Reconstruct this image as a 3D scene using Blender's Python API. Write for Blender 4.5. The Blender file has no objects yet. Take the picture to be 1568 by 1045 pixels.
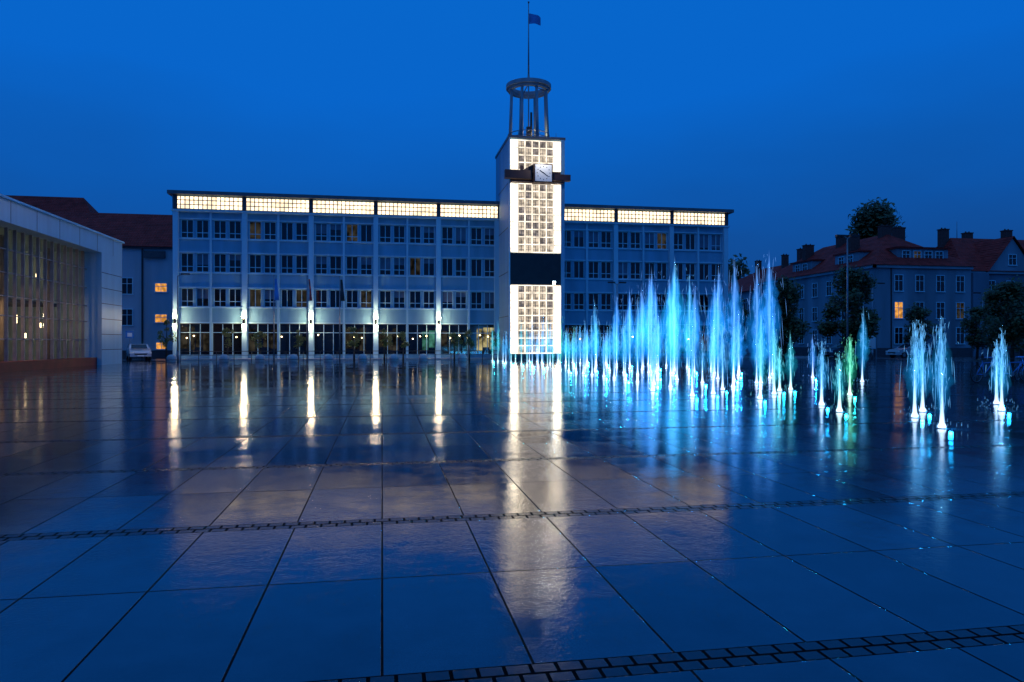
import bpy, math, random
from mathutils import Vector
random.seed(7)
R=random.random
def U(a,b): return a+(b-a)*random.random()
scene=bpy.context.scene
scene.view_settings.view_transform='Standard'
scene.view_settings.look='None'
scene.view_settings.exposure=0

# ------------------------------------------------------------------ materials
def newmat(name):
    m=bpy.data.materials.new(name); m.use_nodes=True
    nt=m.node_tree; nt.nodes.clear()
    out=nt.nodes.new('ShaderNodeOutputMaterial')
    return m,nt,out
def pbr(name,col,rough=0.6,metal=0.0,var=0.25,scale=1.5,bump=0.0,bscale=20,spec=0.5,streak=False):
    m,nt,out=newmat(name)
    b=nt.nodes.new('ShaderNodeBsdfPrincipled')
    b.inputs['Roughness'].default_value=rough
    b.inputs['Metallic'].default_value=metal
    b.inputs['Specular IOR Level'].default_value=spec
    tc=nt.nodes.new('ShaderNodeTexCoord')
    n=nt.nodes.new('ShaderNodeTexNoise'); n.inputs['Scale'].default_value=scale; n.inputs['Detail'].default_value=5
    if streak:
        mp=nt.nodes.new('ShaderNodeMapping'); mp.inputs['Scale'].default_value=(1,1,0.12)
        nt.links.new(tc.outputs['Object'],mp.inputs['Vector']); nt.links.new(mp.outputs[0],n.inputs['Vector'])
    else: nt.links.new(tc.outputs['Object'],n.inputs['Vector'])
    r=nt.nodes.new('ShaderNodeValToRGB')
    r.color_ramp.elements[0].position=0.3; r.color_ramp.elements[1].position=0.7
    r.color_ramp.elements[0].color=[c*(1-var) for c in col]+[1]
    r.color_ramp.elements[1].color=[min(1,c*(1+var*0.5)) for c in col]+[1]
    nt.links.new(n.outputs['Fac'],r.inputs['Fac']); nt.links.new(r.outputs[0],b.inputs['Base Color'])
    if bump>0:
        n2=nt.nodes.new('ShaderNodeTexNoise'); n2.inputs['Scale'].default_value=bscale; n2.inputs['Detail'].default_value=4
        nt.links.new(tc.outputs['Object'],n2.inputs['Vector'])
        bp=nt.nodes.new('ShaderNodeBump'); bp.inputs['Distance'].default_value=bump
        nt.links.new(n2.outputs['Fac'],bp.inputs['Height']); nt.links.new(bp.outputs[0],b.inputs['Normal'])
    nt.links.new(b.outputs[0],out.inputs['Surface'])
    return m
def emit(name,col,s,var=0.0,scale=3.0):
    m,nt,out=newmat(name)
    e=nt.nodes.new('ShaderNodeEmission'); e.inputs['Color'].default_value=(*col,1); e.inputs['Strength'].default_value=s
    if var>0:
        tc=nt.nodes.new('ShaderNodeTexCoord')
        n=nt.nodes.new('ShaderNodeTexNoise'); n.inputs['Scale'].default_value=scale; n.inputs['Detail'].default_value=3
        nt.links.new(tc.outputs['Object'],n.inputs['Vector'])
        mr=nt.nodes.new('ShaderNodeMapRange'); mr.inputs['From Min'].default_value=.35; mr.inputs['From Max'].default_value=.65
        mr.inputs['To Min'].default_value=s*(1-var); mr.inputs['To Max'].default_value=s*(1+var)
        nt.links.new(n.outputs['Fac'],mr.inputs['Value']); nt.links.new(mr.outputs[0],e.inputs['Strength'])
    nt.links.new(e.outputs[0],out.inputs['Surface']); return m
def vol(name,col,s):
    m,nt,out=newmat(name)
    e=nt.nodes.new('ShaderNodeEmission'); e.inputs['Color'].default_value=(*col,1); e.inputs['Strength'].default_value=s
    nt.links.new(e.outputs[0],out.inputs['Volume']); return m

M={}
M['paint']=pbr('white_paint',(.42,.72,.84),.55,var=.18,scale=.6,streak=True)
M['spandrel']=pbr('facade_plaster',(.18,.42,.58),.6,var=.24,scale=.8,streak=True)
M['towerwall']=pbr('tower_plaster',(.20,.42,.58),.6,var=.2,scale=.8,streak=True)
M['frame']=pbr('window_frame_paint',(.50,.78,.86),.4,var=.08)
M['dark']=pbr('dark_metal',(.03,.032,.035),.4,metal=.3)
M['darkwall']=pbr('dark_wall',(.06,.06,.07),.6)
M['glass']=pbr('window_glass',(.006,.009,.018),.07,var=.5,scale=.7,spec=.7)
M['blind']=pbr('window_blind',(.14,.17,.24),.3,var=.3,scale=1.2)
M['roofmetal']=pbr('roof_metal',(.12,.13,.15),.4)
M['band']=emit('lit_band_glass',(1,.78,.50),2.3,.35,1.1)
M['bar']=pbr('band_bar',(.35,.28,.2),.5)
M['tlit']=emit('tower_lit_glass',(1,.82,.62),.62,.5,2.6)
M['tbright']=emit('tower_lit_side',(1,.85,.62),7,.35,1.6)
M['tdim']=emit('tower_dim_glass',(.8,.68,.62),.32,.6,3)
M['tlattice']=emit('tower_lattice_glow',(1,.86,.68),1.5,.35,1.2)  # painted bars given emission, standing in for lamp light falling on them
M['lamp']=emit('wall_lamp_bulb',(1,.72,.42),85)
M['warm']=emit('warm_window',(1,.42,.08),.75,.5,2.5)
M['shop']=emit('shop_interior',(.75,.62,.28),.38,.9,1.6)
M['shopg']=emit('shop_interior_green',(.12,.45,.33),.28,.9,1.3)
M['shopd']=emit('shop_interior_dim',(.35,.3,.22),.06,.9,1.8)
M['spot']=emit('small_lamp',(1,.72,.36),10)
M['plamp']=emit('pavilion_lamp',(1,.66,.32),12)
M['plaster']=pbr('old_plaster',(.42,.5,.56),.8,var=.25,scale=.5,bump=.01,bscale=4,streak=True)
M['plasterR']=pbr('grey_plaster',(.13,.19,.25),.8,var=.4,scale=.4,bump=.01,bscale=4,streak=True)
M['plasterL']=pbr('pale_plaster',(.22,.30,.36),.8,var=.4,scale=.4,bump=.01,bscale=4,streak=True)
M['stone']=pbr('bollard_stone',(.5,.5,.5),.5,var=.25,scale=6,bump=.004)
M['red']=pbr('red_brown_plinth',(.40,.03,.02),.5)
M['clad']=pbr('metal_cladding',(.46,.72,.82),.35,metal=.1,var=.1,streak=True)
M['brown']=pbr('dark_brown_steel',(.07,.03,.025),.5)
M['white']=pbr('clock_face',(.85,.85,.85),.4,var=.04)
M['bark']=pbr('bark',(.07,.05,.035),.9,bump=.02)
M['rubber']=pbr('tyre',(.02,.02,.02),.8)
M['carpaint']=pbr('silver_car_paint',(.55,.57,.6),.25,metal=.4,var=.05)
M['steel']=pbr('galvanised_steel',(.25,.27,.3),.4,metal=.6)
M['mull']=pbr('mullion_paint',(.42,.36,.32),.4)
M['chim']=pbr('chimney_brick',(.12,.05,.045),.9,var=.4,scale=5)

def tile_mat():
    m,nt,out=newmat('clay_roof_tiles')
    b=nt.nodes.new('ShaderNodeBsdfPrincipled'); b.inputs['Roughness'].default_value=.75; b.inputs['Specular IOR Level'].default_value=.12
    tc=nt.nodes.new('ShaderNodeTexCoord')
    w=nt.nodes.new('ShaderNodeTexWave'); w.wave_type='BANDS'; w.bands_direction='X'; w.inputs['Scale'].default_value=1.2; w.inputs['Distortion'].default_value=.3
    w2=nt.nodes.new('ShaderNodeTexWave'); w2.wave_type='BANDS'; w2.bands_direction='Z'; w2.inputs['Scale'].default_value=1.4; w2.inputs['Distortion'].default_value=.3
    n=nt.nodes.new('ShaderNodeTexNoise'); n.inputs['Scale'].default_value=1.2; n.inputs['Detail'].default_value=6
    for k in (w,w2,n): nt.links.new(tc.outputs['Object'],k.inputs['Vector'])
    r=nt.nodes.new('ShaderNodeValToRGB'); r.color_ramp.elements[0].position=.3; r.color_ramp.elements[1].position=.7
    r.color_ramp.elements[0].color=(.22,.022,.018,1); r.color_ramp.elements[1].color=(.45,.042,.034,1)
    nt.links.new(n.outputs['Fac'],r.inputs['Fac']); nt.links.new(r.outputs[0],b.inputs['Base Color'])
    a=nt.nodes.new('ShaderNodeMath'); a.operation='ADD'
    nt.links.new(w.outputs['Fac'],a.inputs[0]); nt.links.new(w2.outputs['Fac'],a.inputs[1])
    bp=nt.nodes.new('ShaderNodeBump'); bp.inputs['Distance'].default_value=.05
    nt.links.new(a.outputs[0],bp.inputs['Height']); nt.links.new(bp.outputs[0],b.inputs['Normal'])
    nt.links.new(b.outputs[0],out.inputs['Surface']); return m
M['tile']=tile_mat()
def glass_through():
    m,nt,out=newmat('curtain_wall_glass')
    t=nt.nodes.new('ShaderNodeBsdfTransparent'); t.inputs['Color'].default_value=(.6,.62,.65,1)
    g=nt.nodes.new('ShaderNodeBsdfGlossy'); g.inputs['Roughness'].default_value=.03; g.inputs['Color'].default_value=(.8,.85,.9,1)
    f=nt.nodes.new('ShaderNodeFresnel'); f.inputs['IOR'].default_value=1.6
    mx=nt.nodes.new('ShaderNodeMixShader')
    nt.links.new(f.outputs[0],mx.inputs[0]); nt.links.new(t.outputs[0],mx.inputs[1]); nt.links.new(g.outputs[0],mx.inputs[2])
    nt.links.new(mx.outputs[0],out.inputs['Surface']); return m
M['curtain']=glass_through()
def leaf_mat(name,c1,c2):
    m,nt,out=newmat(name)
    b=nt.nodes.new('ShaderNodeBsdfPrincipled'); b.inputs['Roughness'].default_value=.6
    g=nt.nodes.new('ShaderNodeNewGeometry')
    r=nt.nodes.new('ShaderNodeValToRGB'); r.color_ramp.elements[0].color=(*c1,1); r.color_ramp.elements[1].color=(*c2,1)
    nt.links.new(g.outputs['Random Per Island'],r.inputs['Fac']); nt.links.new(r.outputs[0],b.inputs['Base Color'])
    nt.links.new(b.outputs[0],out.inputs['Surface']); return m
M['leaf']=leaf_mat('foliage_dark',(.02,.04,.012),(.07,.10,.03))
M['leafy']=leaf_mat('foliage_yellow',(.08,.1,.015),(.3,.26,.05))

# paving
def paving():
    m,nt,out=newmat('wet_granite_paving')
    L=nt.links.new
    def N(t): return nt.nodes.new(t)
    def mth(op,a,b=None,c=None):
        n=N('ShaderNodeMath'); n.operation=op
        for i,v in enumerate((a,b,c)):
            if v is None: continue
            if isinstance(v,(int,float)): n.inputs[i].default_value=v
            else: L(v,n.inputs[i])
        return n.outputs[0]
    geo=N('ShaderNodeNewGeometry'); sep=N('ShaderNodeSeparateXYZ'); L(geo.outputs['Position'],sep.inputs[0])
    x,y=sep.outputs[0],sep.outputs[1]
    W=.737; P=3.13
    sx=mth('DIVIDE',x,W); sy=mth('DIVIDE',mth('SUBTRACT',y,3.3),P)
    fy=mth('FRACT',sy)
    strip=mth('LESS_THAN',fy,.068)
    jx=mth('MULTIPLY',mth('ABSOLUTE',mth('SUBTRACT',mth('FRACT',mth('ADD',sx,.5)),.5)),W)
    jy=mth('MULTIPLY',mth('ABSOLUTE',mth('SUBTRACT',fy,.53)),P)
    jd=mth('MINIMUM',jx,jy)
    joint=mth('MULTIPLY',mth('LESS_THAN',jd,.007),mth('SUBTRACT',1,strip))
    row=mth('GREATER_THAN',fy,.034)
    cx=mth('ADD',mth('DIVIDE',x,.13),mth('MULTIPLY',row,.5))
    cdx=mth('MULTIPLY',mth('ABSOLUTE',mth('SUBTRACT',mth('FRACT',cx),.5)),.13)
    cfy=mth('FRACT',mth('DIVIDE',fy,.034))
    cdy=mth('MULTIPLY',mth('ABSOLUTE',mth('SUBTRACT',cfy,.5)),.106)
    cj=mth('MULTIPLY',mth('MAXIMUM',mth('GREATER_THAN',cdx,.055),mth('GREATER_THAN',cdy,.043)),strip)
    anyj=mth('MAXIMUM',joint,cj)
    cid=N('ShaderNodeCombineXYZ'); L(mth('FLOOR',sx),cid.inputs[0])
    L(mth('ADD',mth('MULTIPLY',mth('FLOOR',sy),2),mth('GREATER_THAN',fy,.53)),cid.inputs[1])
    wn=N('ShaderNodeTexWhiteNoise'); wn.noise_dimensions='3D'; L(cid.outputs[0],wn.inputs['Vector'])
    cc=N('ShaderNodeCombineXYZ'); L(mth('FLOOR',cx),cc.inputs[0]); L(mth('FLOOR',mth('DIVIDE',sy,.034)),cc.inputs[1]); cc.inputs[2].default_value=5
    wc=N('ShaderNodeTexWhiteNoise'); L(cc.outputs[0],wc.inputs['Vector'])
    def noise(s,d=4,rough=.5):
        n=N('ShaderNodeTexNoise'); n.inputs['Scale'].default_value=s; n.inputs['Detail'].default_value=d; n.inputs['Roughness'].default_value=rough
        L(geo.outputs['Position'],n.inputs['Vector'])
        return n.outputs['Fac']
    big=noise(.35,5); fine=noise(48,4,.6); med=noise(10,3); speck=noise(200,2,.7); grime=noise(2.2,6,.65)
    v=mth('ADD',mth('MULTIPLY',wn.outputs['Value'],.40),mth('ADD',mth('MULTIPLY',speck,.75),mth('MULTIPLY',grime,.7)))
    ramp=N('ShaderNodeValToRGB'); ramp.color_ramp.elements[0].position=.5; ramp.color_ramp.elements[1].position=1.0
    ramp.color_ramp.elements[0].color=(.007,.018,.032,1); ramp.color_ramp.elements[1].color=(.042,.088,.125,1)
    L(mth('MULTIPLY',v,.8),ramp.inputs[0])
    m1=N('ShaderNodeMixRGB'); L(strip,m1.inputs[0]); L(ramp.outputs[0],m1.inputs[1]); m1.inputs[2].default_value=(.018,.017,.02,1)
    m2=N('ShaderNodeMixRGB'); L(anyj,m2.inputs[0]); L(m1.outputs[0],m2.inputs[1]); m2.inputs[2].default_value=(.002,.002,.003,1)
    b=N('ShaderNodeBsdfPrincipled'); L(m2.outputs[0],b.inputs['Base Color'])
    b.inputs['IOR'].default_value=1.5
    wetin=mth('ADD',mth('MULTIPLY',big,.55),mth('MULTIPLY',grime,.45))
    wet=N('ShaderNodeMapRange'); wet.inputs['From Min'].default_value=.42; wet.inputs['From Max'].default_value=.56; wet.inputs['To Min'].default_value=.06; wet.inputs['To Max'].default_value=.012
    L(wetin,wet.inputs['Value'])
    rg=mth('ADD',wet.outputs[0],mth('MULTIPLY',wn.outputs['Value'],.02))
    rg=mth('ADD',rg,mth('MULTIPLY',anyj,.6)); rg=mth('ADD',rg,mth('MULTIPLY',strip,.15))
    L(rg,b.inputs['Roughness'])
    sp=mth('MULTIPLY',mth('SUBTRACT',.72,mth('MULTIPLY',anyj,.67)),mth('SUBTRACT',1,mth('MULTIPLY',strip,.5)))
    L(sp,b.inputs['Specular IOR Level'])
    rip=N('ShaderNodeMapRange'); rip.inputs['From Min'].default_value=.44; rip.inputs['From Max'].default_value=.56; rip.inputs['To Min'].default_value=1.0; rip.inputs['To Max'].default_value=.45
    L(wetin,rip.inputs['Value'])
    h=mth('ADD',mth('MULTIPLY',fine,.00125),mth('MULTIPLY',med,.0011))
    h=mth('MULTIPLY',h,mth('MULTIPLY',rip.outputs[0],mth('ADD',.75,mth('MULTIPLY',wn.outputs['Value'],.4))))
    h=mth('ADD',h,mth('MULTIPLY',anyj,-.003))
    h=mth('ADD',h,mth('MULTIPLY',mth('MULTIPLY',strip,wc.outputs['Value']),.0015))
    bp=N('ShaderNodeBump'); bp.inputs['Distance'].default_value=1.0; L(h,bp.inputs['Height'])
    sub=N('ShaderNodeVectorMath'); sub.operation='SUBTRACT'; L(wn.outputs['Color'],sub.inputs[0]); sub.inputs[1].default_value=(.5,.5,.5)
    scl=N('ShaderNodeVectorMath'); scl.operation='MULTIPLY'; L(sub.outputs[0],scl.inputs[0]); scl.inputs[1].default_value=(.005,.012,0)
    add=N('ShaderNodeVectorMath'); add.operation='ADD'; L(bp.outputs[0],add.inputs[0]); L(scl.outputs[0],add.inputs[1])
    nrm=N('ShaderNodeVectorMath'); nrm.operation='NORMALIZE'; L(add.outputs[0],nrm.inputs[0])
    L(nrm.outputs[0],b.inputs['Normal'])
    L(b.outputs[0],out.inputs['Surface']); return m
M['paving']=paving()
M['asphalt']=pbr('wet_asphalt',(.045,.047,.05),.25,var=.3,scale=.3,bump=.004,bscale=40)

# ------------------------------------------------------------------ builder
class MB:
    def __init__(s): s.v=[];s.f=[];s.mi=[];s.mats=[];s.sm=[]
    def mid(s,m):
        if m not in s.mats: s.mats.append(m)
        return s.mats.index(m)
    def box(s,x0,x1,y0,y1,z0,z1,m):
        b=len(s.v)
        s.v+=[(x0,y0,z0),(x1,y0,z0),(x1,y1,z0),(x0,y1,z0),(x0,y0,z1),(x1,y0,z1),(x1,y1,z1),(x0,y1,z1)]
        F=[(0,3,2,1),(4,5,6,7),(0,1,5,4),(1,2,6,5),(2,3,7,6),(3,0,4,7)]
        k=s.mid(m)
        for f in F: s.f.append([b+i for i in f]); s.mi.append(k); s.sm.append(False)
    def poly(s,pts,m):
        b=len(s.v); s.v+=[tuple(p) for p in pts]; s.f.append(list(range(b,b+len(pts)))); s.mi.append(s.mid(m)); s.sm.append(False)
    def tube(s,p0,p1,r0,r1,m,n=8,cap=True,smooth=True):
        p0=Vector(p0);p1=Vector(p1);d=(p1-p0).normalized()
        a=d.orthogonal().normalized(); c=d.cross(a)
        b=len(s.v);k=s.mid(m)
        for p,r in((p0,r0),(p1,r1)):
            for i in range(n):
                t=2*math.pi*i/n
                s.v.append(tuple(p+a*(r*math.cos(t))+c*(r*math.sin(t))))
        for i in range(n):
            j=(i+1)%n
            s.f.append([b+i,b+j,b+n+j,b+n+i]); s.mi.append(k); s.sm.append(smooth)
        if cap:
            s.f.append([b+i for i in range(n)][::-1]); s.mi.append(k); s.sm.append(False)
            s.f.append([b+n+i for i in range(n)]); s.mi.append(k); s.sm.append(False)
    def rev(s,cx,cy,prof,m,n=16,jit=0.0,smooth=True,lean=(0,0)):
        b=len(s.v);k=s.mid(m); nr=len(prof)
        for (r,z) in prof:
            ox=U(-jit,jit)*r; oy=U(-jit,jit)*r
            for i in range(n):
                t=2*math.pi*i/n; rr=r*(1+U(-jit,jit)*.6)
                s.v.append((cx+ox+lean[0]*z+rr*math.cos(t),cy+oy+lean[1]*z+rr*math.sin(t),z))
        for q in range(nr-1):
            for i in range(n):
                j=(i+1)%n
                s.f.append([b+q*n+i,b+q*n+j,b+(q+1)*n+j,b+(q+1)*n+i]); s.mi.append(k); s.sm.append(smooth)
        s.f.append([b+i for i in range(n)][::-1]); s.mi.append(k); s.sm.append(False)
        s.f.append([b+(nr-1)*n+i for i in range(n)]); s.mi.append(k); s.sm.append(False)
    def obj(s,name,parent=None,loc=None,rot=0):
        me=bpy.data.meshes.new(name); me.from_pydata(s.v,[],s.f)
        for m in s.mats: me.materials.append(M[m])
        me.polygons.foreach_set('material_index',s.mi); me.polygons.foreach_set('use_smooth',s.sm); me.update()
        o=bpy.data.objects.new(name,me); scene.collection.objects.link(o)
        if parent: o.parent=parent
        if loc: o.location=loc
        o.rotation_euler[2]=rot
        return o
def empty(name,loc=(0,0,0),rot=0):
    e=bpy.data.objects.new(name,None); scene.collection.objects.link(e); e.location=loc; e.rotation_euler[2]=rot; return e
def light(name,kind,loc,energy,col,parent=None,size=.1,rot=(0,0,0),spot=None):
    l=bpy.data.lights.new(name,kind); l.energy=energy; l.color=col
    if kind in('POINT','SPOT'): l.shadow_soft_size=size
    if spot: l.spot_size=spot; l.spot_blend=.8
    o=bpy.data.objects.new(name,l); scene.collection.objects.link(o); o.location=loc; o.rotation_euler=rot
    if parent: o.parent=parent
    return o

# ------------------------------------------------------------------ ground
g=MB(); g.poly([(-900,-300,0),(900,-300,0),(900,1500,0),(-900,1500,0)],'asphalt'); g.obj('ground')
g=MB(); g.box(-70,48,-12,68.6,-.1,.012,'paving'); g.obj('plaza_pavement')
g=MB(); g.box(-18.9,48,68.6,70.0,-.05,.13,'stone'); g.obj('kerb')

# ------------------------------------------------------------------ town hall
th=empty('town_hall')
XP=[-18.35+5.92*k for k in range(10)]
walls=MB(); fr=MB(); gl=MB(); bd=MB()
def wing(b0,b1):
    xa,xb=XP[b0],XP[b1]
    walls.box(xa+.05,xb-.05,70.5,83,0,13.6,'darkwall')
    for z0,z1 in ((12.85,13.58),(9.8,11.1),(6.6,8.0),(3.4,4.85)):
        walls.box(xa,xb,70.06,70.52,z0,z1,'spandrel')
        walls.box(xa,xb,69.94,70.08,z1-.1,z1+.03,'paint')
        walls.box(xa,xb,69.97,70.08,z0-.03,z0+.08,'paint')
    for k in range(b0,b1):
        x0,x1=XP[k]+.22,XP[k+1]-.22; mid=(x0+x1)/2
        walls.box(mid-.09,mid+.09,69.86,70.45,0,13.5,'paint')
        for (ha,hb) in ((x0,mid-.09),(mid+.09,x1)):
            w=hb-ha
            for (z0,z1) in ((11.13,12.82),(8.03,9.77),(4.88,6.57)):
                pw=.22
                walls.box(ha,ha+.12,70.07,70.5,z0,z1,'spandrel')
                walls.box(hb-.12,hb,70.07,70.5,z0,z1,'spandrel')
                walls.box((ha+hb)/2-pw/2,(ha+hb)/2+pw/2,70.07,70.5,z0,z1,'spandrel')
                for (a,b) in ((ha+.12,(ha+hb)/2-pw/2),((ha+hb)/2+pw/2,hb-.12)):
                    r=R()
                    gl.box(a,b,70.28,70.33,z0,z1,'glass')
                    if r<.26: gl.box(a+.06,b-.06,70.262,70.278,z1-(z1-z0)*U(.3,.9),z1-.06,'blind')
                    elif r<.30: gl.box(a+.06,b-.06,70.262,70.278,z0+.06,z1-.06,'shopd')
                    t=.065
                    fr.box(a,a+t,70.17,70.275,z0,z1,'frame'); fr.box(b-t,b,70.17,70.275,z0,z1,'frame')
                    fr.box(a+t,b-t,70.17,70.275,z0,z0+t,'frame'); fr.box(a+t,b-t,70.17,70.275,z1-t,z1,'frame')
                    c=(a+b)/2
                    fr.box(c-.03,c+.03,70.18,70.27,z0+t,z1-t,'frame')
                    if R()<.8:
                        zz=z0+(z1-z0)*.3
                        fr.box(a+t,c-.03,70.185,70.265,zz-.03,zz+.03,'frame'); fr.box(c+.03,b-t,70.185,70.265,zz-.03,zz+.03,'frame')
            gl.box(ha,hb,70.36,70.4,.5,3.3,'glass')
            r=R()
            cx=(ha+hb)/2
            if 7<cx<11.3: q='shop'
            elif 2.3<cx<4.6: q='shopg'
            elif r<.45: q='shopd'
            else: q=None
            if q:
                nx=4
                for i in range(nx):
                    if R()<.75:
                        aa=ha+.08+i*(w-.1)/nx
                        gl.box(aa,aa+(w-.1)/nx-.08,70.34,70.358,.75+U(0,.5),2.4+U(0,.7),q)
            walls.box(ha,hb,70.1,70.45,0,.5,'spandrel')
            for i in range(4):
                xx=ha+i*w/3
                fr.box(max(ha,xx-.03),min(hb,xx+.03),70.2,70.33,.5,3.3,'frame')
            fr.box(ha+.04,hb-.04,70.22,70.32,2.5,2.56,'frame')
    for k in range(b0,b1+1):
        x=XP[k]
        if (b0==0 and k==5): x-=.25
        if (b0==6 and k==6): x+=.25
        walls.box(x-.22,x+.22,69.68,70.56,0,13.56,'paint')
    bd.box(xa-.3,xb+.3,69.8,83,13.6,14.95,'spandrel')
    bd.box(xa-.35,xb+.35,69.55,69.98,13.5,13.64,'paint')
    for k in range(b0,b1):
        x0,x1=XP[k]+.16,XP[k+1]-.16
        if k==0: x0-=.1
        bd.box(x0,x1,69.72,69.79,13.7,14.86,'band')
        n=15
        for i in range(n+1):
            xx=x0+(x1-x0)*i/n
            bd.box(xx-.035,xx+.035,69.64,69.71,13.66,14.9,'bar')
        for zz in (13.70,14.1,14.5,14.86):
            bd.box(x0,x1,69.655,69.70,zz-.035,zz+.035,'bar')
    for k in range(b0,b1+1):
        bd.box(XP[k]-.17,XP[k]+.17,69.6,69.85,13.64,14.93,'darkwall')
wing(0,5); wing(6,9)
walls.box(XP[5],XP[6],70.4,83,0,14.9,'spandrel')
walls.box(XP[0]-.3,XP[0]+.02,69.9,83,0,13.6,'spandrel')
walls.box(XP[9]-.02,XP[9]+.3,69.9,83,0,13.6,'paint')
walls.obj('facade_walls',th); fr.obj('window_frames',th); gl.obj('window_panes',th); bd.obj('lit_cornice_band',th)
rf=MB()
rf.box(XP[0]-.6,XP[5]+.2,69.25,84,14.96,15.28,'roofmetal')
rf.box(XP[5]+.2,XP[6],71.6,84,14.96,15.28,'roofmetal')
rf.box(XP[6],XP[9]+.65,69.25,84,14.96,15.28,'roofmetal')
for x in (-11,-2,8,22,30): rf.box(x,x+.8,75,76,15.28,15.7,'roofmetal')
rf.obj('roof',th)
for k in range(0,5):
    x=XP[k]
    l=MB()
    l.box(x-.09,x+.09,69.3,69.68,3.3,3.8,'dark')
    l.rev(x,69.4,[(.03,3.81),(.14,3.86),(.17,4.03),(.06,4.15)],'lamp',10)
    l.rev(x,69.4,[(.06,2.96),(.17,3.08),(.14,3.24),(.03,3.29)],'lamp',10)
    l.obj('wall_lamp_%d'%k,th)
    light('up_light_%d'%k,'SPOT',(x,69.40,4.2),120,(1,.76,.5),th,.05,(math.radians(180-9),0,0),math.radians(38))
    light('down_light_%d'%k,'SPOT',(x,69.38,2.9),120,(1,.76,.5),th,.05,(math.radians(9),0,0),math.radians(52))
sl=MB()
for px in (-17.5,-16.9,-13.2,-9.2,-7.6,-5.9,-2.6,-1.9,.6,1.5,2.9,3.6,4.2,6.5,7.4,8.2,9.4,10.2,19.5,25,31):
    z=U(1.9,2.3)
    sl.rev(px,70.15,[(.02,z),(.06,z+.03),(.06,z+.08),(.02,z+.11)],'spot',8)
sl.obj('shop_lamps',th)

# ------------------------------------------------------------------ clock tower
ct=empty('clock_tower')
t=MB()
TX0,TX1,TY=11.2,16.32,64.15
t.box(TX0,TX1,TY,71.6,0,20.0,'towerwall')
t.box(TX0-.08,TX1+.08,TY-.2,71.7,20.0,20.22,'roofmetal')
t.box(TX0,TX0+.1,TY-.2,TY,0,20,'paint'); t.box(15.98,TX1,TY-.2,TY,0,20,'towerwall')
t.box(TX0+.1,15.98,TY-.12,TY,6.8,9.68,'dark'); t.box(TX0+.1,15.98,TY-.1,TY,15.95,17.1,'brown')
t.box(TX0+.1,15.98,TY-.12,TY,0,.6,'darkwall')
for z in (4,8,12,16): t.box(TX0-.02,TX0,TY+.3,70,z-.03,z+.03,'darkwall')
t.obj('shaft',ct)
t=MB()
def lit(z0,z1,nr):
    xa,xb=TX0+.14,15.94; n=7
    dx=(xb-xa)/n; dz=(z1-z0)/nr
    for i in range(n):
        for j in range(nr):
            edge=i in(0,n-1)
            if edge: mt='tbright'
            else: mt='tlit' if R()<.7 else 'tdim'
            t.box(xa+i*dx+.03,xa+(i+1)*dx-.03,TY-.09,TY-.01,z0+j*dz+.03,z0+(j+1)*dz-.03,mt)
            if not edge:
                c=xa+(i+.5)*dx
                t.box(c-.02,c+.02,TY-.12,TY-.095,z0+j*dz+.05,z0+(j+1)*dz-.05,'bar')
                t.box(xa+i*dx+.05,c-.02,TY-.118,TY-.095,z0+(j+.32)*dz-.018,z0+(j+.32)*dz+.018,'bar')
                t.box(c+.02,xa+(i+1)*dx-.05,TY-.118,TY-.095,z0+(j+.32)*dz-.018,z0+(j+.32)*dz+.018,'bar')
            else:
                t.box(xa+i*dx+.03,xa+(i+1)*dx-.03,TY-.12,TY-.095,z0+(j+.5)*dz-.02,z0+(j+.5)*dz+.02,'bar')
    for i in range(n+1):
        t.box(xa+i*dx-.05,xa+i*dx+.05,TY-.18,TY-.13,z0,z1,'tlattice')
        if 0<i<n: t.box(xa+i*dx+.05,xa+i*dx+.08,TY-.18,TY-.13,z0,z1,'bar')
    for j in range(nr+1):
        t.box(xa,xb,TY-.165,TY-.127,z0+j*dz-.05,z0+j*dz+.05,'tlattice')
        if j: t.box(xa+.1,xb-.1,TY-.165,TY-.127,z0+j*dz-.08,z0+j*dz-.05,'bar')
lit(17.15,19.8,4); lit(9.75,15.9,9); lit(.65,6.75,9)
t.obj('lit_windows',ct)
t=MB()
t.box(10.75,13.2,63.45,63.95,16.25,17.0,'brown'); t.box(15.05,16.75,63.45,63.95,16.2,16.75,'brown')
t.box(11.4,16.2,63.6,63.75,15.98,16.08,'brown')
t.box(12.2,12.5,63.9,64.1,16.3,17.5,'brown')
t.poly([(12.3,63.7,17.0),(13.3,63.7,17.0),(13.3,63.7,17.6)],'brown')
t.box(13.3,15.0,63.1,64.0,15.88,17.55,'brown')
t.box(13.4,14.9,63.02,63.1,15.98,17.45,'white')
cx,cz=14.15,16.715
for i in range(12):
    a=math.pi*2*i/12
    x,z=cx+.58*math.sin(a),cz+.58*math.cos(a)
    t.box(x-.035,x+.035,63.0,63.018,z-.035,z+.035,'dark')
t.tube((cx,63.0,cz),(cx-.35,63.0,cz+.22),.04,.03,'dark',6); t.tube((cx,62.99,cz),(cx+.42,62.99,cz-.3),.03,.02,'dark',6)
t.obj('clock',ct)
light('clock_light','POINT',(14.1,61.9,17.9),90,(1,.97,.9),ct,.1)
t=MB()
cx,cy=13.75,67.75
def ring(ro,ri,z0,z1,m,n=40):
    b=len(t.v);k=t.mid(m)
    for (r,z) in ((ro,z0),(ro,z1),(ri,z1),(ri,z0)):
        for i in range(n):
            a=2*math.pi*i/n; t.v.append((cx+r*math.cos(a),cy+r*math.sin(a),z))
    for q in range(4):
        for i in range(n):
            j=(i+1)%n; q2=(q+1)%4
            t.f.append([b+q*n+i,b+q*n+j,b+q2*n+j,b+q2*n+i]); t.mi.append(k); t.sm.append(False)
M['crown']=pbr('crown_concrete',(.24,.32,.38),.6,var=.2)
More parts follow.
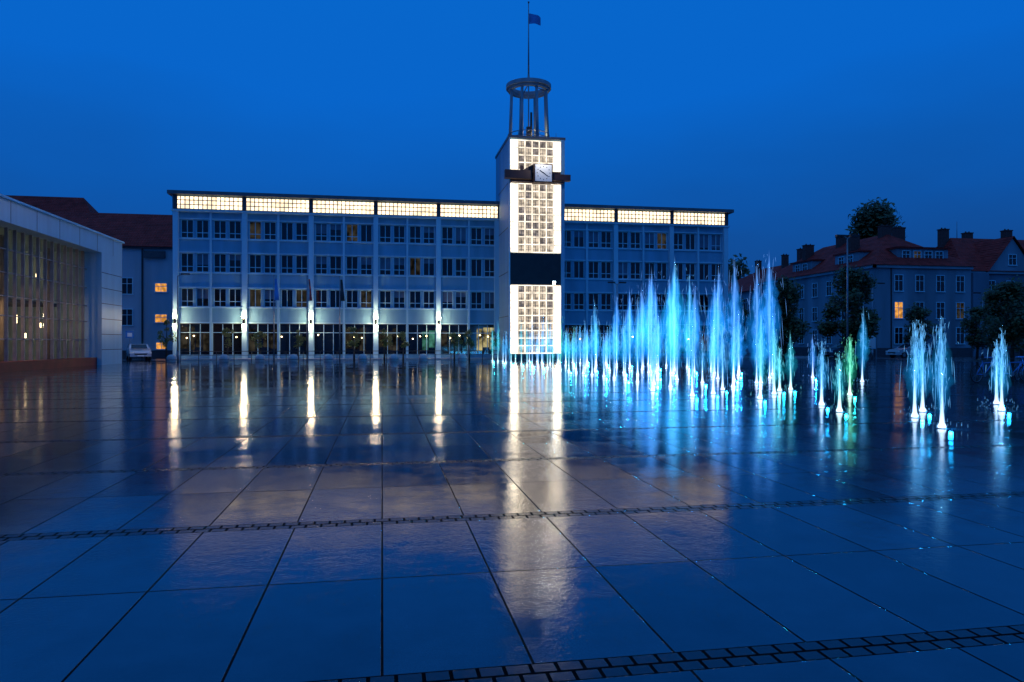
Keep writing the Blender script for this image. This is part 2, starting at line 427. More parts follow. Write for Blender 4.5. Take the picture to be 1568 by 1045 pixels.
ring(2.15,1.55,25.75,26.1,'crown'); ring(1.95,1.6,25.5,25.75,'crown'); ring(2.3,.2,20.22,20.5,'crown'); ring(2.0,1.92,21.3,21.36,'steel'); ring(2.0,1.92,20.9,20.95,'steel')
for i in range(8):
    a=2*math.pi*(i+.3)/8
    t.tube((cx+1.92*math.cos(a),cy+1.92*math.sin(a),20.5),(cx+1.75*math.cos(a),cy+1.75*math.sin(a),25.6),.16,.13,'crown',8)
for i in range(4):
    a=2*math.pi*(i+.1)/4
    t.tube((cx+1.6*math.cos(a),cy+1.6*math.sin(a),25.8),(cx,cy,26.3),.05,.05,'steel',6)
t.tube((cx,cy,20.5),(cx,cy,26.3),.06,.06,'steel',8)
t.tube((cx,cy,26.3),(cx,cy,34),.085,.04,'steel',8); t.tube((cx,cy,26.3),(cx,cy,27.2),.16,.09,'steel',8)
t.tube((cx,cy,34),(cx,cy,34.12),.09,.09,'steel',8)
for i in range(9):
    a=U(0,6.28); r=U(.3,2.2); h=U(.8,2.0)
    x,y=cx+r*math.cos(a),cy+r*math.sin(a)
    t.tube((x,y,20.4),(x,y,20.4+h),.035,.025,'steel',5)
    t.tube((x,y,20.3+h*.8),(x+.3,y,20.3+h*.9),.035,.035,'steel',5)
t.box(cx-.3,cx+.1,cy-.7,cy-.4,21.2,22.0,'dark')
t.tube((cx+.15,cy-.5,21),(cx+.15,cy-.5,23.4),.12,.1,'dark',6)
t.tube((cx+2.2,cy-2,20.2),(cx+2.2,cy-2,21.1),.03,.02,'steel',5)
t.obj('crown_and_mast',ct)
light('crown_light','POINT',(cx+.6,cy-.9,20.9),75,(1,.78,.5),ct,.1)
M['flagblue']=pbr('flag_blue',(.08,.28,.65),.8)
M['flagred']=pbr('flag_red',(.45,.03,.04),.8)
M['flagwhite']=pbr('flag_white',(.5,.5,.5),.8)
def flag(name,x,y,z,w,h,mats,parent,droop=.35):
    f=MB(); n=10
    for mi_,m_ in enumerate(mats):
        for i in range(n):
            u0,u1=i/n,(i+1)/n
            def P(u,v):
                return (x+w*u*(1-.15*u),y+.12*math.sin(u*7+v*2)*u,z-h*v*(1-.25*u)-droop*h*u*u)
            v0=mi_/len(mats);v1=(mi_+1)/len(mats)
            f.poly([P(u0,v1),P(u1,v1),P(u1,v0),P(u0,v0)],m_)
    f.obj(name,parent)
flag('flag',cx+.04,cy,33.0,1.35,1.0,['flagblue'],ct,.3)
t=MB(); t.box(15.1,15.4,63.6,64.0,6.85,7.15,'dark'); M['fl']=emit('floodlight',(.6,.85,1),30); t.box(15.13,15.37,63.56,63.598,6.88,7.12,'fl'); t.obj('floodlight',ct)

# ------------------------------------------------------------------ glass pavilion (left)
gp=empty('glass_pavilion')
t=MB()
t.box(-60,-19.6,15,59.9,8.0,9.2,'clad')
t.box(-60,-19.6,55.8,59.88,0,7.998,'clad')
t.box(-60.05,-19.45,14.9,60.0,9.2,9.32,'paint')
for z in (1.1,2.2,3.3,4.4,5.5,6.6): t.box(-19.6,-19.59,55.8,59.88,z-.02,z+.02,'darkwall')
for y in range(16,60,3): t.box(-19.6,-19.592,y-.015,y+.015,8.0,9.2,'darkwall')
t.box(-20.9,-19.9,15,55.79,0,.55,'red')
t.box(-60,-20.9,15,55.8,0,.02,'plasterR'); t.box(-30,-29.8,15,55.8,.02,8,'plasterR')
t.box(-60,-22.4,15,55.8,4.1,4.3,'plasterR')
for y in range(18,56,6): t.tube((-22.3,y,.02),(-22.3,y,8),.16,.16,'mull',12)
t.obj('shell',gp)
t=MB()
t.poly([(-20.7,15,.55),(-20.7,55.8,.55),(-20.7,55.8,8.0),(-20.7,15,8.0)],'curtain'); t.obj('glass',gp)
t=MB()
y=15.2
while y<55.8:
    t.box(-20.68,-20.5,y-.035,y+.035,.55,8,'mull'); y+=.95
for z in (1.8,3.1,4.2,5.5,6.8): t.box(-20.66,-20.56,15,55.8,z-.03,z+.03,'mull')
t.obj('mullions',gp)
t=MB()
for (y,z,h) in ((41.5,2.3,.7),(43,2.6,.3),(44.4,2.9,1.0),(45.0,1.8,.5),(46.8,2.3,.35),(49,2.8,.5),(51,1.9,.3),(52.6,2.6,.3),(45,5.8,.2),(48,6.6,.2),(51,5.8,.2)):
    for k in range(2):
        x=-21.6-k*3.2-U(0,1)
        t.tube((x,y,z),(x,y,z+h),.07,.07,'plamp',6); t.tube((x,y,z+h),(x,y,4.09 if z<4 else 7.99),.01,.01,'dark',4)
t.obj('interior_lamps',gp)
light('interior_light_1','POINT',(-24,45,3.4),220,(1,.58,.27),gp,.2)
light('interior_light_2','POINT',(-26,50,7.0),90,(1,.62,.32),gp,.2)

# ------------------------------------------------------------------ generic house pieces
def win(mb,a,b,z0,z1,plane,axis,lit=None):
    def bx(u0,u1,d0,d1,w0,w1,m):
        if axis=='y': mb.box(u0,u1,plane-d1,plane-d0,w0,w1,m)
        else: mb.box(plane-d1,plane-d0,u0,u1,w0,w1,m)
    bx(a,b,.0,.012,z0,z1,lit or 'glass')
    t_=.07
    bx(a-t_,a,.0,.08,z0,z1,'frame'); bx(b,b+t_,.0,.08,z0,z1,'frame'); bx(a-t_,b+t_,.0,.08,z1,z1+t_,'frame'); bx(a-.12,b+.12,.0,.14,z0-.1,z0,'frame')
    c=(a+b)/2; bx(c-.025,c+.025,.012,.05,z0,z1,'frame'); zz=z0+(z1-z0)*.65; bx(a,c-.025,.012,.045,zz-.025,zz+.025,'frame'); bx(c+.025,b,.012,.045,zz-.025,zz+.025,'frame')
def hiproof(mb,x0,x1,y0,y1,z0,z1,m,ov=.5,hip=None):
    x0-=ov;x1+=ov;y0-=ov;y1+=ov
    if x1-x0>=y1-y0:
        h=(y1-y0)/2 if hip is None else hip; yc=(y0+y1)/2
        A,B=(x0+h,yc,z1),(x1-h,yc,z1)
        c=[(x0,y0,z0),(x1,y0,z0),(x1,y1,z0),(x0,y1,z0)]
        mb.poly([c[0],c[1],B,A],m); mb.poly([c[2],c[3],A,B],m); mb.poly([c[1],c[2],B],m); mb.poly([c[3],c[0],A],m)
    else:
        h=(x1-x0)/2 if hip is None else hip; xc=(x0+x1)/2
        A,B=(xc,y0+h,z1),(xc,y1-h,z1)
        c=[(x0,y0,z0),(x1,y0,z0),(x1,y1,z0),(x0,y1,z0)]
        mb.poly([c[1],c[2],B,A],m); mb.poly([c[3],c[0],A,B],m); mb.poly([c[0],c[1],A],m); mb.poly([c[2],c[3],B],m)
    mb.poly(c[::-1],m)
def chimney(mb,x,y,z0,z1,w=.9,d=.6):
    mb.box(x-w/2,x+w/2,y-d/2,y+d/2,z0,z1,'chim'); mb.box(x-w/2-.06,x+w/2+.06,y-d/2-.06,y+d/2+.06,z1,z1+.12,'chim')
    for i in (-1,1): mb.tube((x+i*w*.25,y,z1+.12),(x+i*w*.25,y,z1+.3),.1,.08,'chim',8)

h=empty('plastered_house')
t=MB(); t.box(-60,-19,80,92,0,11.3,'plaster'); t.box(-60,-18.8,79.7,80,11.25,11.45,'darkwall')
t.box(-60,-18.9,79.95,80,0,.8,'darkwall'); t.box(-24.3,-24.15,79.85,80,0,11.3,'dark')
t.obj('walls',h)
t=MB(); t.poly([(-60,79.5,11.45),(-18,79.5,11.45),(-18,86,15.8),(-60,86,15.8)],'tile'); t.poly([(-18,92.5,11.45),(-60,92.5,11.45),(-60,86,15.8),(-18,86,15.8)],'tile'); t.poly([(-18,79.5,11.45),(-18,92.5,11.45),(-18,86,15.8)],'plaster'); t.obj('roof',h)
t=MB()
win(t,-23.0,-21.9,6.85,7.7,80,'y','warm'); win(t,-23.0,-21.9,3.7,4.5,80,'y','warm'); win(t,-22.9,-21.9,.95,1.6,80,'y','warm')
win(t,-26.2,-25.2,6.6,8.2,80,'y'); win(t,-26.2,-25.2,3.4,5.0,80,'y'); win(t,-21.2,-20.3,6.6,8.2,80,'y')
t.box(-24.0,-22.0,79.6,79.9,10.3,11.0,'darkwall')
t.obj('windows',h)
h=empty('tiled_roof_house')
t=MB(); t.box(-66,-32.5,92,104,0,13.5,'plaster'); hiproof(t,-66,-32.5,92,104,13.5,19.6,'tile',.5,4.5); 
chimney(t,-48,98,19,20.6); t.tube((-47,98,19),(-47,98,21.5),.04,.03,'steel',5); t.tube((-49.5,98,19),(-49.5,98,21.2),.04,.03,'steel',5); t.obj('house_body',h)

# right apartment houses
X0,Y0=54.9,73.5
def dormer(t,x0,x1,y0,y1,z0,z1):
    t.box(x0,x1,y0,y1,z0,z1,'plasterL'); t.box(x0-.25,x1+.25,y0-.25,y1,z1,z1+.18,'tile')
h=empty('apartment_house')
t=MB()
t.box(X0,67.4,Y0,99,0,10.4,'plasterL')
t.box(X0-.05,67.4,Y0-.08,Y0,0,1.0,'darkwall'); t.box(X0-.08,X0,Y0,99,0,1.0,'darkwall')
t.box(X0-.3,67.4,Y0-.3,Y0-.001,10.1,10.4,'plaster'); t.box(X0-.3,X0-.001,Y0-.3,99,10.1,10.398,'plaster')
t.box(X0+2,X0+2.1,Y0-.1,Y0,0,10.1,'dark')
t.obj('walls',h)
t=MB(); hiproof(t,X0,67.4,Y0,99,10.42,15.0,'tile',.55)
dormer(t,58.6,65.2,Y0+1.0,Y0+5,10.5,12.5)
for a in (4,13.5):
    t.box(X0+.8,X0+4,Y0+a,Y0+a+4.5,10.5,12.4,'plasterL'); t.box(X0+.6,X0+4,Y0+a-.2,Y0+a+4.7,12.4,12.6,'tile')
t.obj('roof',h)
t=MB()
for x,y,z in ((58.2,82,15.0),(61.1,80,15.9),(64.6,82,16.1),(60.8,88,15.7),(59.0,93,15.2),(60.6,97,15.2)): chimney(t,x,y,11.5,z,1.3,.8)
t.obj('chimneys',h)
t=MB()
for i,x in enumerate((57.4,60.1,62.8,65.4)):
    for z in (7.5,4.4,1.5):
        lt='warm' if (i==0 and z==4.4) else ('shopd' if (i==3 and z==4.4) else None)
        win(t,x,x+1.0,z,z+1.8,Y0,'y',lt)
for i in range(4): win(t,59.2+i*1.45,60.1+i*1.45,11.1,12.2,Y0+1.0,'y','shopd' if i==1 else None)
for a in (5,14.5):
    for i in range(2): win(t,Y0+a+i*1.7,Y0+a+1+i*1.7,11.0,12.1,X0+.8,'x')
for i in range(8):
    for z in (7.5,4.4,1.5): win(t,Y0+2+i*3.0,Y0+3.0+i*3.0,z,z+1.7,X0,'x','warm' if (i==5 and z==4.4) else None)
t.obj('windows',h)
h=empty('apartment_house')
t=MB(); t.box(67.45,96,Y0+.9,87,0,10.0,'plasterR'); t.box(67.45,96,Y0+.6,Y0+.899,9.75,10.0,'plaster'); t.box(67.45,96,Y0+.82,Y0+.9,0,1,'darkwall')
t.box(67.5,69.6,Y0-.2,Y0+.59,0,9.7,'plasterR')
t.obj('walls',h)
t=MB(); hiproof(t,67.45,96,Y0+.9,87,10.02,14.9,'tile',.5,4.0)
gx0,gx1=70.2,76.6; gy=Y0+.5
t.poly([(gx0,gy,10.0),(gx1,gy,10.0),((gx0+gx1)/2,gy,14.0)],'plasterL')
t.poly([(gx0-.3,gy-.3,9.9),((gx0+gx1)/2,gy-.3,14.2),((gx0+gx1)/2,gy+7,14.2),(gx0-.3,gy+7,9.9)],'tile')
t.poly([(gx1+.3,gy-.3,9.9),((gx0+gx1)/2,gy-.3,14.2),((gx0+gx1)/2,gy+7,14.2),(gx1+.3,gy+7,9.9)],'tile')
for a in (79.5,85.5): dormer(t,a,a+2.6,Y0+2.0,Y0+5,10.4,12.3)
for x,y,z in ((70.2,81,15.9),(74.6,82,15.7),(79.5,81,16.0),(85,81,15.8)): chimney(t,x,y,12.5,z,1.0,.8)
t.tube((72,80.8,14.8),(72,80.8,17.0),.04,.03,'steel',5)
t.obj('roof',h)
t=MB()
for i,x in enumerate((70.4,73.0,75.6,78.2,80.8,83.4,86,88.6)):
    for z in (7.2,4.2,1.4): win(t,x,x+1.0,z,z+1.7,Y0+.9,'y','warm' if (i==6 and z==4.2) else None)
for a in (79.5,85.5): win(t,a+.7,a+1.9,10.8,11.9,Y0+2.0,'y')
win(t,72.9,73.9,10.8,12.0,Y0+.5,'y')
t.obj('windows',h)
h=empty('row_house')
t=MB(); t.box(56,72,100.5,122,0,9.6,'plasterL'); hiproof(t,56,72,100.5,122,9.6,14.2,'tile'); chimney(t,62,104,12,15.2); chimney(t,63,114,12,15.4)
for i in range(6):
    for z in (6.8,3.8): win(t,101.5+i*3.2,102.6+i*3.2,z,z+1.6,56,'x')
t.obj('house_body',h)
h=empty('row_house')
t=MB(); t.box(38,66,128,140,0,9.0,'plasterR'); hiproof(t,38,66,128,140,9.0,13.0,'tile'); chimney(t,58,134,11,14.4)
for i in range(8):
    for z in (6.3,3.3): win(t,40+i*3.1,41.1+i*3.1,z,z+1.5,128,'y')
t.obj('house_body',h)
h=empty('row_house')
t=MB(); t.box(97,130,76,90,0,10,'plasterL'); hiproof(t,97,130,76,90,10,14.6,'tile')
for i in range(10):
    for z in (7.2,4.2): win(t,98.5+i*3.1,99.5+i*3.1,z,z+1.7,76,'y')
t.obj('house_body',h)

# ------------------------------------------------------------------ trees
def tree(name,x,y,hgt,r,crown0,nleaf,ls,mat='leaf',cone=False,clumps=26):
    e=empty(name,(x,y,0))
    t=MB()
    t.tube((0,0,0),(U(-.1,.1),U(-.1,.1),crown0+.3*(hgt-crown0)),.035*hgt*.5+.04,.02*hgt*.5+.02,'bark',8)
    C=[]
    for i in range(clumps):
        u=R(); zz=crown0+(hgt-crown0)*u*.9
        rr=r*math.sqrt(max(.05,1-(2*u-1)**2*.92))
        if cone: rr=r*(1-.75*u)
        a=U(0,6.28); q=rr*U(.1,.85)
        c=Vector((q*math.cos(a),q*math.sin(a),zz)); C.append((c,r*U(.25,.45)))
        if i%2==0: t.tube((0,0,crown0+.25*(zz-crown0)),tuple(c*.85+Vector((0,0,zz*.15))),.03+.006*hgt,.015,'bark',5)
    C.append((Vector((0,0,hgt-r*.25)),r*.25))
    t.obj('trunk_and_limbs',e)
    l=MB(); k=l.mid(mat)
    for i in range(nleaf):
        c,cr=random.choice(C)
        d=Vector((random.gauss(0,1),random.gauss(0,1),random.gauss(0,.8))); d=d.normalized()*cr*(R()**.4)*U(.8,1.15)
        p=c+d
        a=Vector((U(-1,1),U(-1,1),U(-1,1))).normalized(); b=a.orthogonal().normalized(); s_=ls*U(.6,1.3)
        b0=len(l.v)
        l.v+=[tuple(p-a*s_),tuple(p+b*s_*.55),tuple(p+a*s_),tuple(p-b*s_*.55)]
        l.f.append([b0,b0+1,b0+2,b0+3]); l.mi.append(k); l.sm.append(False)
    l.obj('foliage',e); return e
tree('tall_tree',75.5,101,23.2,6.6,9,16000,.38,cone=True,clumps=80)
tree('linden_tree',36.8,62,7.8,2.3,1.2,6000,.19)
tree('linden_tree',40.8,58,8.4,2.7,.9,8000,.19)
tree('linden_tree',49.6,50,6.6,2.3,1.4,5200,.17)
tree('linden_tree',46,56,4.8,1.5,1.3,2800,.15)
tree('linden_tree',53.5,53,6.0,2.2,1.3,4400,.16)
tree('linden_tree',57.5,62,5.2,1.7,1.3,2600,.16)
tree('linden_tree',34.2,66,6.2,1.8,1.3,3400,.16)
tree('linden_tree',39.0,70,6.4,2.0,1.2,3600,.16)
tree('linden_tree',63.5,66,6.0,2.2,1.2,3600,.17)
l=MB(); k=l.mid('leaf')
for i in range(12000):
    u=R(); X=U(60,100); top=15+3.4*math.sin(X*.35)+2*math.sin(X*.9+1)
    p=Vector((X,150+U(-4,4),max(.3,top*math.sqrt(u)+U(-1,1)*1.2)))
    a=Vector((U(-1,1),U(-1,1),U(-1,1))).normalized(); b=a.orthogonal(); s_=U(.35,.7); b0=len(l.v)
    l.v+=[tuple(p-a*s_),tuple(p+b*s_*.6),tuple(p+a*s_),tuple(p-b*s_*.6)]; l.f.append([b0,b0+1,b0+2,b0+3]); l.mi.append(k); l.sm.append(False)
l.obj('distant_trees')
for x,hh,y in ((-18.2,3.6,66.5),(-13.4,2.9,67.2),(-10.7,2.6,67.2),(-7.4,2.8,67.2),(-2.5,3.0,67.2),(.2,2.9,67.2),(1.9,2.6,67.2),(6.6,2.5,67.2),(8.0,2.8,67.2),(10.2,2.7,67.2)):
    tree('young_tree',x,y,hh,.75,1.3,420,.09,'leafy',clumps=9)

# ------------------------------------------------------------------ street furniture
for x in (-16.6,-12.6,-9.85,-7.2,-4.4,-1.6,1.0,3.45,6.8):
    b=MB(); b.rev(x,62,[(.36,.012),(.38,.05),(.38,.40),(.36,.46),(.30,.55),(.2,.62),(.06,.65)],'stone',20); b.rev(x,62,[(.4,.2),(.4,.24)],'darkwall',20); b.obj('stone_bollard')
for (x,mats) in ((-9.3,['flagblue']),(-6.5,['flagwhite','flagred']),(-3.7,['dark'])):
    e=empty('flagpole',(x,66,0)); t=MB(); t.tube((0,0,0),(0,0,7.4),.06,.03,'steel',8); t.rev(0,0,[(.02,7.4),(.06,7.45),(.02,7.52)],'steel',8); t.obj('pole',e)
    f=MB(); n=6
    for mi_,m_ in enumerate(mats):
        for i in range(n):
            z1=7.2-1.9*i/n; z0=7.2-1.9*(i+1)/n; a=(mi_)/len(mats); c=(mi_+1)/len(mats)
            w1=.18+.22*i/n; w0=.18+.22*(i+1)/n
            f.poly([(.05+a*w0,.1*math.sin(i+1),z0),(.05+c*w0,.1*math.sin(i+2),z0),(.05+c*w1,.1*math.sin(i+1),z1),(.05+a*w1,.1*math.sin(i),z1)],m_)
    f.obj('flag',e)
def lamp(x,y,hh,two=False,arm=1.0):
    e=empty('street_lamp',(x,y,0)); t=MB()
    t.tube((0,0,0),(0,0,.9),.11,.1,'steel',10); t.tube((0,0,.9),(0,0,hh),.075,.045,'steel',8)
    for s_ in ((1,-1) if two else (1,)):
        t.tube((0,0,hh-.05),(s_*arm,0,hh+.12),.035,.03,'steel',6)
        t.box(min(s_*arm*.7,s_*(arm+.55)),max(s_*arm*.7,s_*(arm+.55)),-.13,.13,hh+.08,hh+.2,'dark')
    t.obj('post_and_head',e)
lamp(31.5,45,8.8,True,.3); lamp(-16.8,64.5,7.2,False,.4); lamp(21.3,64,7.0,True,.3); lamp(49,66,7.5,False,.8); lamp(60,64,6.5,True,.4)
e=empty('low_railing'); t=MB()
for i in range(20):
    x=-17+i*1.45; t.tube((x,66.2,0),(x,66.2,.85),.03,.03,'dark',6)
t.tube((-17,66.2,.85),(10.5,66.2,.85),.03,.03,'dark',6); t.tube((-17,66.2,.5),(10.5,66.2,.5),.02,.02,'dark',6); t.obj('rail',e)
e=empty('traffic_sign',(-22.9,72,0)); t=MB(); t.tube((0,0,0),(0,0,2.7),.03,.03,'steel',8); t.box(-.35,.35,-.06,-.035,2.0,2.7,'flagblue'); t.box(-.2,.2,-.065,-.061,2.15,2.5,'white'); t.obj('post_and_plate',e)
e=empty('notice_board',(45.6,62,0)); t=MB(); t.box(-.9,-.8,-.05,.05,0,2.6,'steel'); t.box(.8,.9,-.05,.05,0,2.6,'steel'); t.box(-.8,.8,-.04,.04,1.0,2.5,'paint'); t.box(-.7,.7,-.05,-.042,1.1,2.4,'white'); t.obj('board',e)
def car(name,x,y,rot,paint):
    e=empty(name,(x,y,0),rot)
    t=MB()
    prof=[(-2.05,.35),(-2.1,.75),(-1.95,.98),(-1.7,1.42),(-1.2,1.5),(.1,1.48),(.75,1.05),(1.7,.88),(2.05,.68),(2.08,.35)]
    hw=.86
    def wd(z): return hw if z<1.0 else hw-(z-1.0)*.32
    k=len(prof)
    L_=[(px,-wd(pz),pz) for px,pz in prof]; R_=[(px,wd(pz),pz) for px,pz in prof]
    t.poly(L_,paint); t.poly(R_[::-1],paint)
    for i in range(k):
        j=(i+1)%k
        t.poly([L_[j],L_[i],R_[i],R_[j]],paint)
    for s_ in (-1,1):
        pts=[(-1.65,s_*(wd(1.05)+.012),1.05),(.55,s_*(wd(1.05)+.012),1.05),(.05,s_*(wd(1.4)+.012),1.4),(-1.5,s_*(wd(1.4)+.012),1.4)]
        t.poly(pts if s_<0 else pts[::-1],'glass')
        t.box(1.85,2.09,s_*.72-.15,s_*.72+.15,.62,.76,'white')
        t.box(.5,.62,s_*.93-.08,s_*.93+.08,1.0,1.14,paint)
        for wx in (-1.3,1.3):
            t.tube((wx,s_*.68,.32),(wx,s_*.885,.32),.32,.32,'rubber',20); t.tube((wx,s_*.885,.32),(wx,s_*.9,.32),.19,.17,'steel',12)
    t.box(2.07,2.1,-.5,.5,.5,.62,'dark'); t.box(2.08,2.11,-.26,.26,.38,.48,'white')
    t.poly([(.76,-.66,1.08),(.76,.66,1.08),(.2,.6,1.452),(.2,-.6,1.452)],'glass')
    t.obj('body',e)
car('parked_car',-22.0,71.5,math.radians(-68),'carpaint')
M['cardark']=pbr('dark_car_paint',(.05,.06,.09),.2,metal=.4)
car('parked_car',47,68,math.radians(185),'cardark')
car('parked_car',54,67,math.radians(182),'carpaint')
def bicycle(bx,by,rot):
    e=empty('bicycle',(bx,by,.012),rot); t=MB()
    def wheel(cx_):
        n=24
        for i in range(n):
            a=2*math.pi*i/n;b=2*math.pi*(i+1)/n
            t.tube((cx_+.33*math.cos(a),0,.35+.33*math.sin(a)),(cx_+.33*math.cos(b),0,.35+.33*math.sin(b)),.022,.022,'rubber',6,False)
            t.tube((cx_+.305*math.cos(a),0,.35+.305*math.sin(a)),(cx_+.305*math.cos(b),0,.35+.305*math.sin(b)),.01,.01,'steel',4,False)
        for i in range(10):
            a=2*math.pi*i/10; t.tube((cx_,0,.35),(cx_+.31*math.cos(a),0,.35+.31*math.sin(a)),.004,.004,'steel',4)
    wheel(-.52);wheel(.52)
    for a,b in (((-.52,0,.34),(-.1,0,.32)),((-.1,0,.32),(.35,0,.78)),((-.1,0,.32),(-.22,0,.9)),((-.2,0,.78),(.35,0,.8)),((-.52,0,.34),(-.2,0,.78)),((.52,0,.34),(.33,0,.95)),((.28,-.27,1.0),(.28,.27,1.0)),((.33,0,.95),(.28,0,1.0))):
        t.tube(a,b,.02,.02,'flagblue',6)
    t.box(-.36,-.1,-.08,.08,.9,.96,'dark'); t.tube((-.1,-.03,.32),(-.1,.03,.32),.09,.09,'steel',12); t.obj('frame_and_wheels',e)
bicycle(23.6,25.0,math.radians(10)); bicycle(25.2,25.3,math.radians(-6)); bicycle(26.3,26.0,math.radians(25))

# ------------------------------------------------------------------ fountain
ft=empty('fountain')
cols={'blue':(.006,.25,.88),'cyan':(.008,.38,.92),'teal':(.012,.54,.74),'green':(.03,.66,.40)}
for k,c in cols.items():  # jet water and droplets emit their colour in place of scattered nozzle light
    M['mist_'+k]=vol('mist_'+k,c,.5)
    M['inner_'+k]=vol('inner_'+k,tuple(min(1,v*.95+.03) for v in c),1.35)
    M['core_'+k]=vol('core_'+k,tuple(min(1,v*.85+.15) for v in c),5.5)
    M['base_'+k]=vol('base_'+k,tuple(min(1,v*.5+.5) for v in c),24)
    M['thr_'+k]=emit('droplets_'+k,tuple(v*.85+.11 for v in c),1.4)
J=[]
def add(x,y,h,c,w=1.0): J.append((x,y,h,c,w))
y=61.0
while y>24:
    c='teal' if R()<.35 else 'cyan'
    if 37<y<44: c='green' if R()<.5 else 'teal'
    if y<36: c='cyan'
    xx=10+U(-.1,.1)
    if y>50: xx-=(y-50)*.06
    add(xx,y,U(2.1,3.5) if y>36 else U(2.0,3.2),c,1.1)
    y-=1.6
y=60
while y>24:
    h=U(2.1,3.3) if y>44 else U(2.4,4.2)
    if y<31: h=U(1.8,2.8)
    add(12.3+U(-.1,.1),y,h,'cyan' if y<45 or R()<.6 else 'teal',1.1); y-=2.4
y=59
while y>25.5:
    h=U(2.3,3.1) if y>48 else U(3.6,5.3)
    if R()<.4 and y<48: h=U(2.4,3.6)
    add(14.5+U(-.1,.1),y,h,'blue' if y<44 and R()<.6 else 'cyan',1.7); y-=2.2
y=58
while y>29:
    h=U(2.2,3.0) if y>52 else U(3.0,5.8)
    add(16.7+U(-.1,.1),y,h,'blue',1.9); y-=2.6
y=50
while y>24:
    add(19,y,U(1.8,3.2),'blue' if R()<.6 else 'cyan',1.2); y-=3.4
for a in ((14.3,34.2,5.9,'cyan',2.6),(14.4,37.5,5.7,'blue',2.2),(13.7,36.0,5.2,'blue',2.0),(14.3,29.3,5.0,'blue',1.9),(14.3,26.0,4.75,'blue',1.6),
          (8.7,22.5,1.9,'cyan',1),(9,20.1,2.0,'cyan',1),(10,20.8,2.2,'cyan',1),(11.2,22.6,2.3,'cyan',1),(12.1,23.6,2.2,'cyan',1),
          (10.5,18.9,1.75,'teal',1),(11.8,20.4,2.0,'teal',1.1),(12.8,21.8,1.5,'teal',1),(13.5,22.3,2.0,'teal',1.1),
          (10.9,16.6,1.7,'cyan',1.1),(10.3,15.0,1.4,'teal',1),(13.8,19.6,1.85,'green',1.2),
          (11.1,13.6,2.1,'cyan',1.1),(12.2,14.7,2.1,'cyan',1.1),(10.2,11.8,2.1,'cyan',1.1),(14.2,14.6,1.95,'cyan',1),(15.6,16.2,1.7,'cyan',1)):
    add(*a)
groups={}
def G(k,i): 
    return groups.setdefault((k,i),MB())
lamps=MB()
def plume(W,h,frac,pk,n=18):
    pr=[]
    for i in range(n+1):
        u=i/n
        grow=.12+.88*min(1,u/pk)**1.1
        tip=max(0,1-max(0,(u-pk)/(1-pk))**1.55)
        pr.append((W*grow*tip+.005,.02+h*frac*u))
    return pr
for idx,(x,y,h,c,w) in enumerate(J):
    gi=idx%3
    lean=(U(-.012,.012),U(-.012,.012))
    z0=.02
    W=.20*w*(h/2.2)**.35
    G('mist_'+c,gi).rev(x,y,plume(W,h,U(.86,.93),U(.38,.5)),'mist_'+c,16,.2,True,lean)
    G('inner_'+c,gi).rev(x+U(-.02,.02),y,plume(W*.5,h,.97,.45,22),'inner_'+c,12,.3,True,lean)
    mb=G('core_'+c,gi); pr=[]
    for i in range(15):
        u=i/14; r=.016*w+.026*w*u**.9
        r*=(1-u**5); pr.append((r+.002,z0+h*u*1.02))
    mb.rev(x,y,pr,'core_'+c,10,.25,True,lean)
    G('base_'+c,gi).rev(x,y,[(.07,z0),(.08,z0+.03),(.05,z0+.10),(.033,z0+.3),(.022,z0+.6),(.006,z0+1.0)],'base_'+c,12,.05,True)
    mb=G('thr_'+c,gi); dist=math.hypot(x,y); nth=int(170 if dist<26 else (60 if w>1.5 else 44)); rad=.0010+.00011*dist
    for q in range(nth):
        ap=h*(1-.6*R()**1.4); g_=9.8; v=math.sqrt(2*g_*ap); T=2*v/g_
        vr=abs(random.gauss(0,.14))*w*(1 if R()<.92 else 1.5); a=U(0,6.283)
        t0=T*U(.10,.86); dt=T*U(.03,.12); m_=4
        def P(tt): return Vector((x+lean[0]*h+vr*tt*math.cos(a),y+vr*tt*math.sin(a),max(.02,v*tt-g_*tt*tt/2)))
        for s_ in range(m_):
            ta=t0+dt*s_/m_; tb=t0+dt*(s_+1)/m_
            if tb>T: break
            pa,pb=P(ta),P(tb)
            if (pb-pa).length<1e-4: continue
            k1=math.sin(math.pi*s_/m_)+.15; k2=math.sin(math.pi*(s_+1)/m_)+.15
            mb.tube(pa,pb,rad*k1,rad*k2,'thr_'+c,3,False,False)
    for q in range(22):
        a=U(0,6.283); r=U(.05,.45); p=Vector((x+r*math.cos(a),y+r*math.sin(a),U(.02,.14)))
        mb.tube(p,p+Vector((0,0,U(.02,.07))),rad,rad*.5,'thr_'+c,3,False,False)
    lamps.rev(x,y,[(.09,.013),(.09,.022)],'steel',12)
    if dist<27 or idx%2==0:
        lc={'blue':(.01,.34,.95),'cyan':(.01,.38,.95),'teal':(.01,.46,.85),'green':(.02,.55,.6)}[c]
        light('nozzle_light_%d'%idx,'POINT',(x+.1,y-.1,.10),(6 if dist<27 else 24),lc,ft,.035)
for (k,i),mb in groups.items(): mb.obj('%s_%d'%(k,i),ft)
lamps.obj('nozzles',ft)

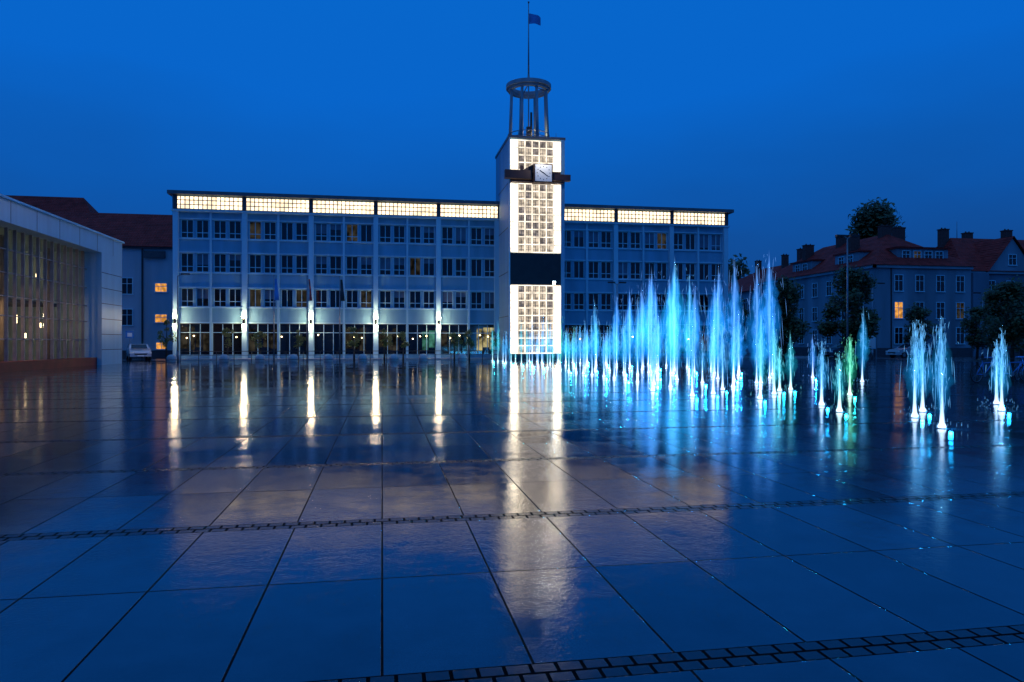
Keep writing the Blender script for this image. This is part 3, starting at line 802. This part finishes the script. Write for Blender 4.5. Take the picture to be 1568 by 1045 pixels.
# ------------------------------------------------------------------ world
w=bpy.data.worlds.new('World'); scene.world=w; w.use_nodes=True
nt=w.node_tree; nt.nodes.clear()
out=nt.nodes.new('ShaderNodeOutputWorld'); bg=nt.nodes.new('ShaderNodeBackground')
sky=nt.nodes.new('ShaderNodeTexSky'); sky.sky_type='NISHITA'; sky.sun_disc=False; sky.sun_elevation=math.radians(1.0); sky.sun_rotation=math.radians(150)
bg2=nt.nodes.new('ShaderNodeBackground'); nt.links.new(sky.outputs[0],bg2.inputs[0]); bg2.inputs[1].default_value=.0006
tc=nt.nodes.new('ShaderNodeTexCoord'); sep=nt.nodes.new('ShaderNodeSeparateXYZ'); nt.links.new(tc.outputs['Generated'],sep.inputs[0])
nz=nt.nodes.new('ShaderNodeTexNoise'); nz.inputs['Scale'].default_value=2.2; nz.inputs['Detail'].default_value=4
mp=nt.nodes.new('ShaderNodeMapping'); mp.inputs['Scale'].default_value=(1,1,3); nt.links.new(tc.outputs['Generated'],mp.inputs[0]); nt.links.new(mp.outputs[0],nz.inputs['Vector'])
ml=nt.nodes.new('ShaderNodeMath'); ml.operation='MULTIPLY_ADD'; nt.links.new(nz.outputs['Fac'],ml.inputs[0]); ml.inputs[1].default_value=.16; ml.inputs[2].default_value=-.08
ad=nt.nodes.new('ShaderNodeMath'); nt.links.new(sep.outputs[2],ad.inputs[0]); nt.links.new(ml.outputs[0],ad.inputs[1])
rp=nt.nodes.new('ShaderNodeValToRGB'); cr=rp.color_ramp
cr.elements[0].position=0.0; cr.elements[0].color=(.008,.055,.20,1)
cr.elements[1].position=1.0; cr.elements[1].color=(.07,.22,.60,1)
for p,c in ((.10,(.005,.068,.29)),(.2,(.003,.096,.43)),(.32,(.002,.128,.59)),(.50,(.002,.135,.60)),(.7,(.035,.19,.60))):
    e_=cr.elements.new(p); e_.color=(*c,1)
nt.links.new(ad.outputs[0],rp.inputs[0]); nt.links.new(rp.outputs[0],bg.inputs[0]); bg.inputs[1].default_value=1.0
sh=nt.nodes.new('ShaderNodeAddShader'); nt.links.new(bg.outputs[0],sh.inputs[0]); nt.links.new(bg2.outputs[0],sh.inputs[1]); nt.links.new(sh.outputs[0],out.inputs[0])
sun=bpy.data.lights.new('sun','SUN'); sun.energy=.02; sun.angle=math.radians(15); sun.color=(.6,.75,1)
so=bpy.data.objects.new('sun',sun); scene.collection.objects.link(so); so.rotation_euler=(math.radians(60),0,math.radians(-30))

# ------------------------------------------------------------------ camera
cam=bpy.data.cameras.new('camera'); cam.sensor_width=36; cam.lens=25.48; cam.clip_end=3000; cam.shift_y=.0016
co=bpy.data.objects.new('camera',cam); scene.collection.objects.link(co); co.location=(0,0,1.6); co.rotation_euler=(math.radians(90),0,math.radians(-10.16))
scene.camera=co
